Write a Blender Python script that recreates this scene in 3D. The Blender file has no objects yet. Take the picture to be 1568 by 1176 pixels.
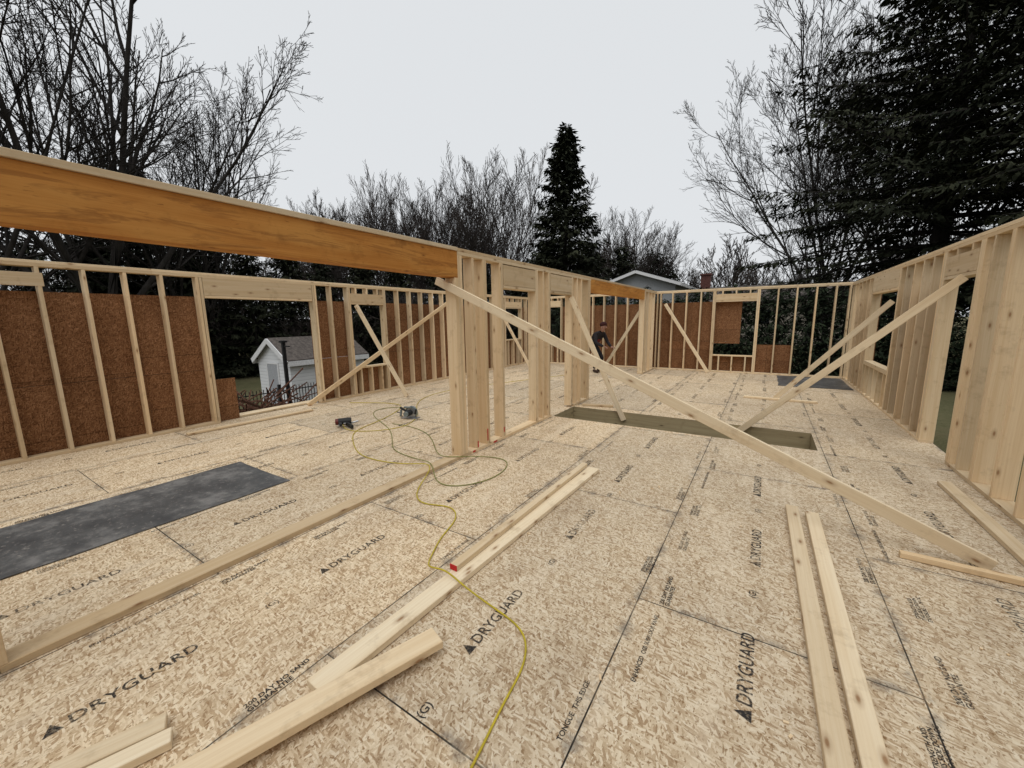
import bpy, math, random
from mathutils import Vector, Matrix, noise, Euler
R=random.Random(7)
sc=bpy.context.scene
sc.view_settings.view_transform='Standard'
try: sc.view_settings.look='None'
except Exception: pass
sc.view_settings.exposure=0
COL=sc.collection

# ------------------------------------------------------------ node helpers
class M:
    def __init__(s,name,rough=0.7,spec=0.3):
        s.m=bpy.data.materials.new(name); s.m.use_nodes=True
        s.nt=s.m.node_tree; s.b=s.nt.nodes['Principled BSDF']
        s.b.inputs['Roughness'].default_value=rough
        s.b.inputs['Specular IOR Level'].default_value=spec
    def n(s,t,props=None,**inp):
        nd=s.nt.nodes.new(t)
        for k,v in (props or {}).items(): setattr(nd,k,v)
        for k,v in inp.items():
            key=k.replace('_',' ')
            if key.startswith('i') and key[1:].isdigit(): key=int(key[1:])
            s.set(nd.inputs[key],v)
        return nd
    def set(s,sock,v):
        if isinstance(v,bpy.types.NodeSocket): s.nt.links.new(v,sock)
        else: sock.default_value=v
    def math(s,op,a,b=0.0,clamp=False):
        nd=s.nt.nodes.new('ShaderNodeMath'); nd.operation=op; nd.use_clamp=clamp
        s.set(nd.inputs[0],a); s.set(nd.inputs[1],b); return nd.outputs[0]
    def mix(s,f,a,b,bt='MIX'):
        nd=s.nt.nodes.new('ShaderNodeMix'); nd.data_type='RGBA'; nd.blend_type=bt
        s.set(nd.inputs[0],f); s.set(nd.inputs[6],a); s.set(nd.inputs[7],b); return nd.outputs[2]
    def ramp(s,f,stops,interp='LINEAR'):
        nd=s.nt.nodes.new('ShaderNodeValToRGB'); cr=nd.color_ramp; cr.interpolation=interp
        while len(cr.elements)<len(stops): cr.elements.new(0.5)
        for e,(p,c) in zip(cr.elements,stops):
            e.position=p; e.color=(c,c,c,1) if isinstance(c,(int,float)) else (*c,1)
        s.set(nd.inputs[0],f); return nd.outputs[0]
    def noise(s,vec,scale,detail=4,rough=0.55,dist=0.0):
        nd=s.n('ShaderNodeTexNoise',None,Vector=vec,Scale=scale,Detail=detail,Roughness=rough,Distortion=dist)
        return nd.outputs[0]
    def mapping(s,vec,scale=(1,1,1),rot=(0,0,0),loc=(0,0,0)):
        return s.n('ShaderNodeMapping',None,Vector=vec,Scale=scale,Rotation=rot,Location=loc).outputs[0]
    def uv(s): return s.n('ShaderNodeTexCoord').outputs['UV']
    def obj(s): return s.n('ShaderNodeTexCoord').outputs['Object']
    def attr(s):
        a=s.n('ShaderNodeAttribute',{'attribute_name':'rnd'}); 
        sp=s.n('ShaderNodeSeparateColor',None,Color=a.outputs['Color']); return sp.outputs
    def bump(s,h,strength=0.3,dist=0.01):
        b=s.n('ShaderNodeBump',None,Height=h,Strength=strength,Distance=dist); s.nt.links.new(b.outputs[0],s.b.inputs['Normal'])
    def col(s,c): s.set(s.b.inputs['Base Color'],c)

def plain(name,c,rough=0.6,var=0.15,scale=20,metal=0.0,spec=0.3):
    m=M(name,rough,spec); v=m.noise(m.obj(),scale,3)
    f=m.ramp(v,[(0.3,1-var),(0.7,1+var)])
    m.col(m.mix(1.0,(*c,1),f,'MULTIPLY')); m.b.inputs['Metallic'].default_value=metal
    return m.m

def wood(name,base,dark,knot,grain=0.5,knots=0.075,patch=None,lo=.76,rng=.36,ksel=.82):
    m=M(name,0.7,0.2); uv=m.uv(); a=m.attr()
    w=m.noise(m.mapping(uv,(1.2,5,1)),1.0,1)
    dv=m.n('ShaderNodeVectorMath',{'operation':'MULTIPLY_ADD'},i0=m.n('ShaderNodeCombineXYZ',None,Y=w).outputs[0],i1=(0,0.03,0),i2=uv).outputs[0]
    g=m.noise(m.mapping(dv,(1.6,85,1)),1.0,3,0.6)
    g2=m.noise(m.mapping(dv,(0.6,16,1)),1.0,2,0.5)
    c=m.mix(m.ramp(g,[(0.38,0.0),(0.70,grain)]),(*base,1),(*dark,1))
    c=m.mix(m.ramp(g2,[(0.42,0.0),(0.72,0.6)]),c,(*dark,1))
    if patch:
        pn=m.noise(m.mapping(dv,(0.9,3.5,1)),1.3,4,.6); c=m.mix(m.ramp(pn,[(0.45,0),(0.62,0.6)]),c,(*patch,1))
        st=m.noise(m.mapping(dv,(1.1,9,1),(0,0,0),(3,8,0)),1.0,5,.65,1.2); c=m.mix(m.ramp(st,[(0.53,0),(0.60,0.45),(0.66,0.1)]),c,(*knot,1))
        fs=m.noise(m.mapping(uv,(14,60,1)),1.0,3,.6); c=m.mix(m.ramp(fs,[(0.64,0),(0.72,0.55)]),c,(*knot,1))
    vo=m.n('ShaderNodeTexVoronoi',{'feature':'F1','voronoi_dimensions':'2D'},Vector=m.mapping(dv,(3.7,10,1)),Scale=1.0,Randomness=1.0)
    sel=m.n('ShaderNodeSeparateColor',None,Color=vo.outputs['Color']).outputs
    kn=m.math('MULTIPLY',m.ramp(vo.outputs['Distance'],[(knots*0.6,1.0),(knots*1.5,0.35),(knots*3.2,0.0)]),m.math('GREATER_THAN',sel[0],ksel))
    c=m.mix(m.math('MULTIPLY',kn,0.85),c,(*knot,1))
    br=m.math('MULTIPLY_ADD',a[0],rng); br.node.inputs[2].default_value=lo
    c=m.mix(1.0,c,br,'MULTIPLY')
    c=m.mix(m.math('MULTIPLY',a[1],0.5),c,m.mix(1.0,c,(1.02,0.88,0.71,1),'MULTIPLY'))
    d=m.noise(m.obj(),6,4,0.7); c=m.mix(m.ramp(d,[(0.55,0),(0.75,0.55)]),c,m.mix(1.0,c,(0.60,0.55,0.50,1),'MULTIPLY'))
    m.col(c); return m.m

def osb(name,stops,floor=False,fleck=(0.12,0.07,0.035)):
    m=M(name,0.85,0.12); uv=m.uv()
    wn=m.n('ShaderNodeTexNoise',None,Vector=uv,Scale=30.0,Detail=1).outputs['Color']
    base=m.n('ShaderNodeVectorMath',{'operation':'MULTIPLY_ADD'},i0=wn,i1=(0.008,0.008,0),i2=uv).outputs[0]
    vals=[]
    for i,(ang,sx,sy) in enumerate([(1.35,19,95),(1.85,22,115),(0.95,26,100),(0.1,34,130)]):
        r=m.n('ShaderNodeVectorRotate',{'rotation_type':'Z_AXIS'},Vector=base,Angle=ang if floor else ang+1.57).outputs[0]
        v=m.n('ShaderNodeTexVoronoi',{'voronoi_dimensions':'2D','feature':'F1'},Vector=m.mapping(r,(sx,sy,1),(0,0,0),(i*7.3,i*3.1,0)),Scale=1.0)
        sp=m.n('ShaderNodeSeparateColor',None,Color=v.outputs['Color']); vals.append((sp.outputs[0],sp.outputs[1]))
    cur=vals[0][0]
    for i in range(1,4):
        k=m.math('GREATER_THAN',vals[i][1],0.58)
        cur=m.n('ShaderNodeMix',{'data_type':'FLOAT'},i0=k,i2=cur,i3=vals[i][0]).outputs[0]
    fine=m.noise(uv,210,2,0.75)
    med=m.noise(uv,18,2,0.6)
    val=m.math('ADD',m.math('ADD',m.math('MULTIPLY',cur,0.60),m.math('MULTIPLY',fine,0.32)),m.math('MULTIPLY',med,0.14))
    c=m.ramp(val,stops)
    fl=m.noise(m.mapping(base,(80,50,1)),1.0,2,0.5)
    c=m.mix(m.ramp(fl,[(0.59,0),(0.67,0.85)]),c,(*fleck,1))
    if floor:
        sx=m.n('ShaderNodeSeparateXYZ',None,Vector=uv).outputs
        bv=m.n('ShaderNodeCombineXYZ',None,X=m.math('SUBTRACT',sx[1],0.96),Y=m.math('ADD',sx[0],0.52)).outputs[0]
        bt=m.n('ShaderNodeTexBrick',{'offset':0.5,'offset_frequency':2,'squash':1.0},Vector=bv,Color1=(0.87,0.88,0.90,1),Color2=(1.08,1.06,1.03,1),Mortar=(1,1,1,1),Scale=1.0,Mortar_Size=0.0036,Mortar_Smooth=0.0,Bias=0.0,Brick_Width=2.44,Row_Height=1.22)
        c=m.mix(1.0,c,bt.outputs[0],'MULTIPLY')
        big=m.noise(uv,0.8,4,0.6); c=m.mix(m.ramp(big,[(0.40,0.0),(0.66,0.7)]),c,m.mix(1.0,c,(0.84,0.84,0.86,1),'MULTIPLY'))
        sc1=m.noise(m.mapping(uv,(3.2,1.1,1)),1.0,6,0.72); c=m.mix(m.ramp(sc1,[(0.52,0.0),(0.72,0.6)]),c,m.mix(1.0,c,(0.66,0.61,0.57,1),'MULTIPLY'))
        sp=m.noise(uv,7,5,0.78); c=m.mix(m.ramp(sp,[(0.65,0.0),(0.75,0.65)]),c,(0.14,0.12,0.10,1))
        lt=m.noise(m.mapping(uv,(5,0.8,1),(0,0,0),(4,2,0)),1.0,4,0.6); c=m.mix(m.ramp(lt,[(0.54,0.0),(0.75,0.45)]),c,(0.76,0.65,0.49,1))
        sn=m.ramp(m.noise(uv,2.2,3,0.6),[(0.3,0.5),(0.55,1.0)])
        bt2=m.n('ShaderNodeTexBrick',{'offset':0.5,'offset_frequency':2,'squash':1.0},Vector=bv,Scale=1.0,Mortar_Size=0.07,Mortar_Smooth=1.0,Bias=0.0,Brick_Width=2.44,Row_Height=1.22)
        c=m.mix(m.math('MULTIPLY',m.math('MULTIPLY',bt2.outputs[1],0.7),m.ramp(m.noise(uv,6,4,0.75),[(0.48,0.0),(0.62,1.0)])),c,(0.17,0.145,0.12,1))
        c=m.mix(m.math('MULTIPLY',bt.outputs[1],sn),c,(0.03,0.025,0.02,1))
    else:
        big=m.noise(uv,1.1,4,0.6); c=m.mix(m.ramp(big,[(0.4,0.0),(0.7,0.7)]),c,m.mix(1.0,c,(0.66,0.62,0.58,1),'MULTIPLY'))
        bt=m.n('ShaderNodeTexBrick',{'offset':0.0,'offset_frequency':2,'squash':1.0},Vector=uv,Color1=(0.82,0.82,0.82,1),Color2=(1.1,1.1,1.1,1),Mortar=(.3,.3,.3,1),Scale=1.0,Mortar_Size=0.003,Mortar_Smooth=0.0,Bias=0.0,Brick_Width=2.44,Row_Height=1.22)
        c=m.mix(1.0,c,bt.outputs[0],'MULTIPLY')
    m.col(c); return m.m

MW=wood('spruce_lumber',(0.78,0.64,0.44),(0.63,0.46,0.26),(0.26,0.13,0.055),lo=.72,rng=.36)
MWP=wood('white_pine_lumber',(0.82,0.71,0.52),(0.68,0.53,0.33),(0.26,0.13,0.05),lo=.84,rng=.20,ksel=.65)
MLVL=wood('laminated_beam_face',(0.56,0.265,0.065),(0.40,0.165,0.032),(0.16,0.055,0.014),grain=0.8,knots=0.055,patch=(0.61,0.325,0.09),lo=.92,rng=.1)
MJ=wood('weathered_joist',(0.52,0.44,0.27),(0.34,0.27,0.15),(0.12,0.08,0.05))
MOF=osb('subfloor_osb',[(0.14,(0.28,0.17,0.085)),(0.32,(0.49,0.355,0.215)),(0.50,(0.645,0.51,0.34)),(0.68,(0.745,0.615,0.43)),(0.90,(0.83,0.72,0.54))],True,(0.26,0.15,0.065))
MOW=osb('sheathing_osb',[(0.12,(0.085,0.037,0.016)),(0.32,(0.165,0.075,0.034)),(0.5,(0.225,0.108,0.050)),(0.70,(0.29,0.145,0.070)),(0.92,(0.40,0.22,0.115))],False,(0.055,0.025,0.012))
MRED=plain('red_end_paint',(0.50,0.02,0.02),0.6)
MBLK=plain('black_metal',(0.015,0.015,0.016),0.45)
MCONC=plain('concrete',(0.32,0.31,0.29),0.9)

# ------------------------------------------------------------ mesh builder
class B:
    def __init__(s): s.v=[];s.f=[];s.uv=[];s.c=[];s.mi=[]
    def hexa(s,o,L,W,T,ll,w,t,mi=0,uvo=None):
        L=Vector(L).normalized();W=Vector(W);W=(W-L*W.dot(L)).normalized();T=L.cross(W)
        w*=R.uniform(0.975,1.0); 
        b=len(s.v); o=Vector(o)
        for l in (0,ll):
            for (a,c) in ((-1,-1),(1,-1),(1,1),(-1,1)):
                s.v.append(o+L*l+W*(a*w/2)+T*(c*t/2))
        ru,rv=(R.random()*50,R.random()*50) if uvo is None else uvo
        col=(R.random(),R.random(),R.random(),1)
        per=[0,w,w+t,2*w+t,2*w+2*t]
        for i in range(4):
            j=(i+1)%4
            s.f.append((b+i,b+j,b+4+j,b+4+i))
            s.uv+= [(ru,rv+per[i]),(ru,rv+per[i+1]),(ru+ll,rv+per[i+1]),(ru+ll,rv+per[i])]
            s.c+=[col]*4; s.mi.append(mi)
        for q in ((b+3,b+2,b+1,b),(b+4,b+5,b+6,b+7)):
            s.f.append(q); s.uv+=[(ru,rv),(ru+.01,rv),(ru+.01,rv+t),(ru,rv+t)]; s.c+=[(col[0]*.6,col[1],col[2],1)]*4; s.mi.append(mi)
    def ax(s,x0,x1,y0,y1,z0,z1,axis,mi=0):
        cx,cy,cz=(x0+x1)/2,(y0+y1)/2,(z0+z1)/2
        if axis=='z': s.hexa((cx,cy,z0),(0,0,1),(1,0,0),0,z1-z0,x1-x0,y1-y0,mi)
        if axis=='y': s.hexa((cx,y0,cz),(0,1,0),(1,0,0),0,y1-y0,x1-x0,z1-z0,mi)
        if axis=='x': s.hexa((x0,cy,cz),(1,0,0),(0,1,0),0,x1-x0,y1-y0,z1-z0,mi)
    def seg(s,p0,p1,w,t,wd,mi=0):
        p0=Vector(p0);p1=Vector(p1); s.hexa(p0,p1-p0,wd,0,(p1-p0).length,w,t,mi)
    def quad(s,pts,uvs,mi=0,col=(.5,.5,.5,1)):
        b=len(s.v); s.v+= [Vector(p) for p in pts]; s.f.append(tuple(range(b,b+len(pts)))); s.uv+=uvs; s.c+=[col]*len(pts); s.mi.append(mi)
    def done(s,name,mats,parent=None,bevel=0.0,smooth=False):
        me=bpy.data.meshes.new(name); me.from_pydata([tuple(v) for v in s.v],[],s.f)
        ul=me.uv_layers.new(name='UVMap'); ul.data.foreach_set('uv',[x for p in s.uv for x in p])
        ca=me.color_attributes.new('rnd','FLOAT_COLOR','CORNER'); ca.data.foreach_set('color',[x for p in s.c for x in p])
        me.polygons.foreach_set('material_index',s.mi)
        if smooth: me.polygons.foreach_set('use_smooth',[True]*len(me.polygons))
        for m in mats: me.materials.append(m)
        me.update(); ob=bpy.data.objects.new(name,me); COL.objects.link(ob)
        if parent: ob.parent=parent
        if bevel:
            md=ob.modifiers.new('bev','BEVEL'); md.width=bevel; md.segments=1; md.limit_method='ANGLE'
        return ob

def mesh_obj(name,v,f,mat,parent=None,smooth=False,link=True):
    me=bpy.data.meshes.new(name); me.from_pydata(v,[],f)
    for m in (mat if isinstance(mat,list) else [mat]): me.materials.append(m)
    if smooth: me.polygons.foreach_set('use_smooth',[True]*len(me.polygons))
    ob=bpy.data.objects.new(name,me)
    if link: COL.objects.link(ob)
    if parent: ob.parent=parent
    return ob
def empty(name,loc=(0,0,0),rz=0):
    e=bpy.data.objects.new(name,None); e.location=loc; e.rotation_euler=(0,0,rz); e.empty_display_size=.2; COL.objects.link(e); return e

# ------------------------------------------------------------ dimensions
XL,XM,XR=-7.6,-3.05,1.78
YF=13.2; YB=-3.0; P=.038; D=.14; H=2.45; ST=H-2*P
# ------------------------------------------------------------ subfloor
hx0,hx1,hy0,hy1=-2.97,.65,5.94,6.80
b=B()
for (x0,x1,y0,y1) in ((XL-D,hx0,YB,YF+D),(hx1,XR+D,YB,YF+D),(hx0,hx1,YB,hy0),(hx0,hx1,hy1,YF+D)):
    b.quad([(x0,y0,0),(x1,y0,0),(x1,y1,0),(x0,y1,0)],[(x0,y0),(x1,y0),(x1,y1),(x0,y1)])
sub=b.done('subfloor',[MOF])
b=B()
t=.04
b.ax(hx0,hx1,hy1+.001,hy1+t,-.30,-.003,'x'); b.ax(hx0,hx1,hy0-t,hy0-.001,-.30,-.003,'x')
b.ax(hx0-t,hx0-.001,hy0,hy1,-.30,-.003,'y'); b.ax(hx1+.001,hx1+t,hy0,hy1,-.30,-.003,'y')
b.ax(XL-D,XR+D,YB,YB+t,-.32,-.003,'x'); b.ax(XL-D,XR+D,YF+D-t,YF+D,-.32,-.003,'x')
b.ax(XL-D,XL-D+t,YB+t,YF+D-t,-.32,-.003,'y'); b.ax(XR+D-t,XR+D,YB+t,YF+D-t,-.32,-.003,'y')
b.done('rim_and_header_joists',[MJ],sub)
b=B()
b.ax(XL-D,XR+D,YB,YB+.25,-2.4,-.325,'x');b.ax(XL-D,XR+D,YF+D-.25,YF+D,-2.4,-.325,'x')
b.ax(XL-D,XL-D+.25,YB+.25,YF+D-.25,-2.4,-.325,'y');b.ax(XR+D-.25,XR+D,YB+.25,YF+D-.25,-2.4,-.325,'y')
b.ax(XL,XR,YB+.3,YF-.3,-2.5,-2.4,'x')
b.done('foundation_wall',[MCONC],sub)

# printed stamps
mk=M('printed_ink',0.8,0.1)
mk.col((0.035,0.032,0.030,1))
tr=mk.n('ShaderNodeBsdfTransparent'); mx=mk.n('ShaderNodeMixShader')
nn=mk.math('ADD',mk.math('MULTIPLY',mk.noise(mk.obj(),60,3,0.75),.55),mk.math('MULTIPLY',mk.noise(mk.obj(),1.3,2,0.6),.45))
fac=mk.ramp(nn,[(0.45,0.94),(0.62,0.12)])
mk.nt.links.new(fac,mx.inputs[0]); mk.nt.links.new(tr.outputs[0],mx.inputs[1]); mk.nt.links.new(mk.b.outputs[0],mx.inputs[2])
mk.nt.links.new(mx.outputs[0],mk.nt.nodes['Material Output'].inputs[0])
def texttmpl(s,size,off=0.0,sp=1.0,line=0.9):
    cu=bpy.data.curves.new('t','FONT'); cu.body=s; cu.size=size; cu.offset=off; cu.space_character=sp; cu.space_line=line; cu.resolution_u=3
    ob=bpy.data.objects.new('t',cu); COL.objects.link(ob); bpy.context.view_layer.update()
    me=bpy.data.meshes.new_from_object(ob.evaluated_get(bpy.context.evaluated_depsgraph_get()))
    vs=[tuple(v.co) for v in me.vertices]; fs=[tuple(p.vertices) for p in me.polygons]
    bpy.data.objects.remove(ob); bpy.data.meshes.remove(me); return vs,fs
TA=texttmpl('DRYGUARD',.098,.0012,1.04)
w_=max(v[0] for v in TA[0]); k=.46/w_
TA=([(v[0]*k+.075,v[1]*.9,0) for v in TA[0]],TA[1])
n0=len(TA[0]); TA[0].extend([(0,0,0),(.062,0,0),(.031,.066,0)]); TA[1].append((n0,n0+1,n0+2))
TB=texttmpl('200 DAY NO SAND\nGUARANTEE',.034,.0009)
TC=texttmpl('STRENGTH AXIS\nTHIS SIDE DOWN\nEXPOSURE 1  24 OC',.026,.0006)
TD=texttmpl('(G)',.055,.001)
TE=texttmpl('ENHANCED  OSB SUBFLOOR PANEL',.030,.0006)
TF=texttmpl('TONGUE  THIS EDGE',.032,.0007)
V=[];F=[]
def put(T,x,y,rot=90,s=1.0):
    if hx0-.15<x<hx1+.15 and hy0-.7<y<hy1+.1: return
    if -3.2<x<-2.92: return
    a=math.radians(rot); ca,sa=math.cos(a),math.sin(a); n=len(V)
    for v in T[0]: V.append((x+s*(v[0]*ca-v[1]*sa),y+s*(v[0]*sa+v[1]*ca),.0015))
    for f in T[1]: F.append(tuple(n+i for i in f))
for i in range(-6,2):
    xc=-.52+1.22*(i+.5)
    for j in range(-3,11):
        yo=(.1 if i%2==0 else .09)+1.22*j
        yy=yo+{0:.35,-1:.02,-2:0.0}.get(i,.2*(i%3))
        x=xc+R.uniform(-.02,.02)
        if not (XL+.1<x<XR-.1): continue
        put(TA,x,yy)
        put(TD,x+R.uniform(-.03,.03),yy+.86)
    xs=-.52+1.22*i
    for j in range(-5,21):
        y=.35+.61*j+R.uniform(-.05,.05)
        if y>YF-.5: break
        if XL+.3<xs<XR: 
            put([TB,TC,TE,TB][(j+i)%4],xs+.11+R.uniform(0,.03),y)
            if (j+i)%2: put([TC,TF,TB][(j+i)%3],xs-.04,y+.25)
mesh_obj('printed_marks',V,F,mk.m,sub)

# ------------------------------------------------------------ walls
def wall_y(b,xa,xb,studs,plates,tops):
    for (y0,y1) in plates: b.ax(xa,xb,y0,y1,.001,P,'y')
    for (y0,y1) in tops:
        b.ax(xa,xb,y0,y1,H-2*P,H-P,'y'); b.ax(xa,xb,y0+.0,y1,H-P+.001,H,'y')
    for y in studs: b.ax(xa,xb,y-P/2,y+P/2,P,ST,'z')
b=B(); xa,xb=XL-D,XL
studs=[-2.9+.4*i for i in range(14) if -2.9+.4*i<2.65]
studs+=[2.74,2.785,4.64,4.685,5.02,5.42,5.46,6.36,6.40,6.8,7.2,7.6,8.0,8.4,8.8,9.2,9.6,10.0,10.4,10.8,11.2,11.5,11.54,12.6,12.64,13.0]
wall_y(b,xa,xb,studs,[(YB,2.80),(4.62,YF)],[(YB,2.2),(2.2,6.9),(6.9,YF+D)])
b.ax(xb-.04,xb+.003,2.81,4.61,2.10,ST,'y'); b.ax(xa,xb-.06,2.81,4.61,2.10,ST,'y'); b.ax(xa,xb,2.81,4.61,2.06,2.098,'y')
for y0,y1,zs in ((5.48,6.34,.65),(11.56,12.58,.95)):
    b.ax(xb-.04,xb+.003,y0,y1,2.06,2.25,'y'); b.ax(xa,xb-.06,y0,y1,2.06,2.25,'y'); b.ax(xa,xb,y0,y1,zs-P,zs,'y'); b.ax(xa,xb,y0,y1,2.021,2.058,'y')
    n=3
    for i in range(n):
        y=y0+(i+.5)*(y1-y0)/n; b.ax(xa,xb,y-P/2,y+P/2,P,zs-P-.001,'z'); b.ax(xa,xb,y-P/2,y+P/2,2.252,ST,'z')
b.ax(xb-.04,xb+.003,-1.2,1.14,2.14,2.30,'y')
b.ax(xa-.25,xa-.02,2.84,4.6,-.001,.035,'y')
LW=b.done('framed_stud_wall',[MW],None,.0025)
b=B()
def osb_panel(b,p0,u,v,lu,lv,th):
    p0=Vector(p0);u=Vector(u);v=Vector(v);n=u.cross(v); ro=(R.random()*30,R.random()*30)
    c=[p0,p0+u*lu,p0+u*lu+v*lv,p0+v*lv]; c2=[q+n*th for q in c]
    uvs=[(ro[0],ro[1]),(ro[0]+lu,ro[1]),(ro[0]+lu,ro[1]+lv),(ro[0],ro[1]+lv)]
    b.quad(c,uvs); b.quad(c2[::-1],uvs[::-1])
    for i in range(4):
        j=(i+1)%4; b.quad([c[i],c2[i],c2[j],c[j]],[uvs[i],(uvs[i][0]+th,uvs[i][1]),(uvs[j][0]+th,uvs[j][1]),uvs[j]])
def pany(b,x,y0,y1,z0,z1):
    y=y0
    while y<y1-.01:
        e=min(y+2.44,y1)
        for a,c in ((z0,min(z1,.9)),(max(z0,.906),z1)):
            if c-a>.02: osb_panel(b,(x,y,a),(0,1,0),(0,0,1),e-y-.003,c-a,-.011 if x<0 else .011)
        y=e
def panx(b,y,x0,x1,z0,z1):
    x=x0
    while x<x1-.01:
        e=min(x+2.44,x1)
        for a,c in ((z0,min(z1,.9)),(max(z0,.906),z1)):
            if c-a>.02: osb_panel(b,(x,y,a),(1,0,0),(0,0,1),e-x-.003,c-a,-.011)
        x=e
xs=XL-D-.003
pany(b,xs,-2.9,2.80,-.32,2.08); pany(b,xs,2.803,3.15,-.32,.72)
pany(b,xs,4.62,5.46,-.32,2.08); pany(b,xs,5.463,6.36,-.32,.63); pany(b,xs,6.363,11.52,-.32,2.08); pany(b,xs,11.523,12.6,-.32,.93); pany(b,xs,12.603,YF+D,-.32,2.08)
b.done('osb_sheathing',[MOW],LW)

# far wall
b=B(); ya,yb=YF,YF+D
def top_x(b,x0,x1):
    b.ax(x0,x1,ya,yb,H-2*P,H-P,'x'); b.ax(x0,x1,ya,yb,H-P+.001,H,'x')
top_x(b,XL+.002,-2.0); top_x(b,-1.998,XR-.002)
b.ax(XL+.002,XR-.002,ya,yb,.001,P,'x')
xsd=[-7.4,-7.05,-6.3,-5.9,-5.5,-5.1,-4.7,-4.3,-3.9,-3.5,-3.12,-2.95,-2.85,-2.5,-2.1,-1.7,-1.36,-1.32,-.25,-.21,.22,.64,1.06,1.46,1.74]
for x in xsd: b.ax(x-P/2,x+P/2,ya,yb,P,ST,'z')
def win_x(x0,x1,zs):
    b.ax(x0,x1,ya-.003,ya+.04,2.10,2.28,'x'); b.ax(x0,x1,ya,yb,2.06,2.098,'x'); b.ax(x0,x1,ya,yb,zs-P,zs,'x')
    for i in range(3):
        x=x0+(i+.5)*(x1-x0)/3
        b.ax(x-P/2,x+P/2,ya,yb,P,zs-P-.001,'z'); b.ax(x-P/2,x+P/2,ya,yb,2.282,ST,'z')
win_x(-1.30,-.27,.52); win_x(-7.03,-6.32,.9)
FW=b.done('framed_stud_wall.001',[MW],None,.0025)
b=B(); yy=YF+D+.014
panx(b,yy,XL-D,-7.05,-.32,2.08); panx(b,yy,-7.047,-6.3,-.32,.88); panx(b,yy,-6.297,-1.34,-.32,2.08)
panx(b,yy,-1.337,-.62,.85,2.08); panx(b,yy,-1.337,-.23,-.32,.48); panx(b,yy,-.227,.66,-.32,.83)
b.done('osb_sheathing.001',[MOW],FW)

# right wall
b=B(); xa,xb=XR,XR+D
studs=[YB+.02,-2.6,-2.2,-1.8,-1.4,-1,-.6,-.2,.2,.6,1.0,1.4,1.8,2.2,2.6,3.0,3.4,3.8,4.2,4.62,5.03,5.43,5.47,5.80,6.0,6.04,6.08,7.02,7.06,7.10,7.45,7.85,8.25,8.65,8.95,8.99,10.92,10.96,11.3,11.7,12.1,12.5,12.9,13.25]
wall_y(b,xa,xb,studs,[(YB,6.09),(7.0,YF+D)],[(YB,5.2),(5.2,9.4),(9.4,YF+D)])
b.ax(xa-.003,xa+.04,6.10,6.99,2.08,2.30,'y'); b.ax(xa+.06,xb,6.10,6.99,2.08,2.30,'y'); b.ax(xa,xb,6.10,6.99,2.04,2.078,'y')
for y in (6.3,6.7): b.ax(xa,xb,y-P/2,y+P/2,2.302,ST,'z')
b.ax(xa-.003,xa+.04,9.02,10.89,2.08,ST,'y'); b.ax(xa+.06,xb,9.02,10.89,2.08,ST,'y'); b.ax(xa,xb,9.02,10.89,2.04,2.078,'y'); b.ax(xa-.003,xb,9.02,10.89,.62,.70,'y')
for i in range(5):
    y=9.02+(i+.5)*1.87/5; b.ax(xa,xb,y-P/2,y+P/2,P,.619,'z')
RW=b.done('framed_stud_wall.002',[MW],None,.0025)
b=B(); xo=XR+D+.003
pany(b,xo,YB,1.0,-.32,2.3); pany(b,xo,7.06,8.98,-.32,2.08); pany(b,xo,10.92,12.6,-.32,2.08)  # first panel run is out of view, added to dim the stud faces
b.done('osb_sheathing.002',[MOW],RW)
# unseen rear wall behind the viewpoint, added to darken vertical faces
b=B(); ya,yb=YB-D,YB
b.ax(XL-D,XR+D,ya,yb,H-2*P,H-P,'x'); b.ax(XL-D,XR+D,ya,yb,H-P+.001,H,'x'); b.ax(XL-D,XR+D,ya,yb,.001,P,'x')
x=XL-D+.03
while x<XR+D: b.ax(x-P/2,x+P/2,ya,yb,P,ST,'z'); x+=.406
RWB=b.done('unseen_stud_wall',[MW],None,.0025)
b=B(); panx(b,YB-D-.003,XL-D,XR+D,-.32,2.4); b.done('unseen_wall_sheathing',[MOW],RWB)

# middle wall
b=B(); xa,xb=XM-D/2,XM+D/2
studs=[3.58,3.62,3.84,4.05,4.09,4.42,4.46,5.38,5.42,5.62,5.80,5.84,6.72,6.76,6.95,7.15,7.50,7.54,7.58,11.78,11.82,11.86,12.2,12.24,12.6,13.0]
b.ax(xa-.004,xb+.004,3.50,3.56,P,2.12,'z')
wall_y(b,xa,xb,studs,[(.06,3.7),(3.702,5.9),(6.84,7.62),(11.75,YF-.002)],[(3.56,7.62),(11.76,YF-.002)])
for y0,y1 in ((4.49,5.35),(5.87,6.69)):
    b.ax(xb-.04,xb+.003,y0,y1,2.10,2.36,'y'); b.ax(xa-.003,xa+.04,y0,y1,2.10,2.36,'y'); b.ax(xa,xb,y0,y1,2.06,2.098,'y')
for y in (.07,.03,-.01,-.4,-.8,-1.2,-1.6): b.ax(xa,xb,y-P/2,y+P/2,P,2.12 if y>-.1 else ST,'z')
b.ax(xa,xb,-1.7,.058,.001,P,'y')
b.ax(xa-.01,xb+.01,-1.7,3.56,H-P+.001,H+.003,'y')
b.ax(xa,xb,7.62,11.76,H-P+.001,H,'y')
MWALL=b.done('framed_stud_wall.003',[MW],None,.0025)
b=B(); b.ax(xa+.004,xb-.004,-1.7,3.64,2.122,H-P,'y'); 
beam=b.done('laminated_beam',[MLVL],None,.002)
b=B(); b.ax(xa+.004,xb-.004,7.60,11.79,2.16,H-P,'y'); b.done('laminated_beam.001',[MLVL],None,.002)
b=B()
for (y,z0,z1) in ((3.84,.05,.13),(4.05,.08,.24),(4.44,.1,.17)):
    b.ax(xb+.001,xb+.004,y-.009,y+.009,z0,z1,'z')
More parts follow.
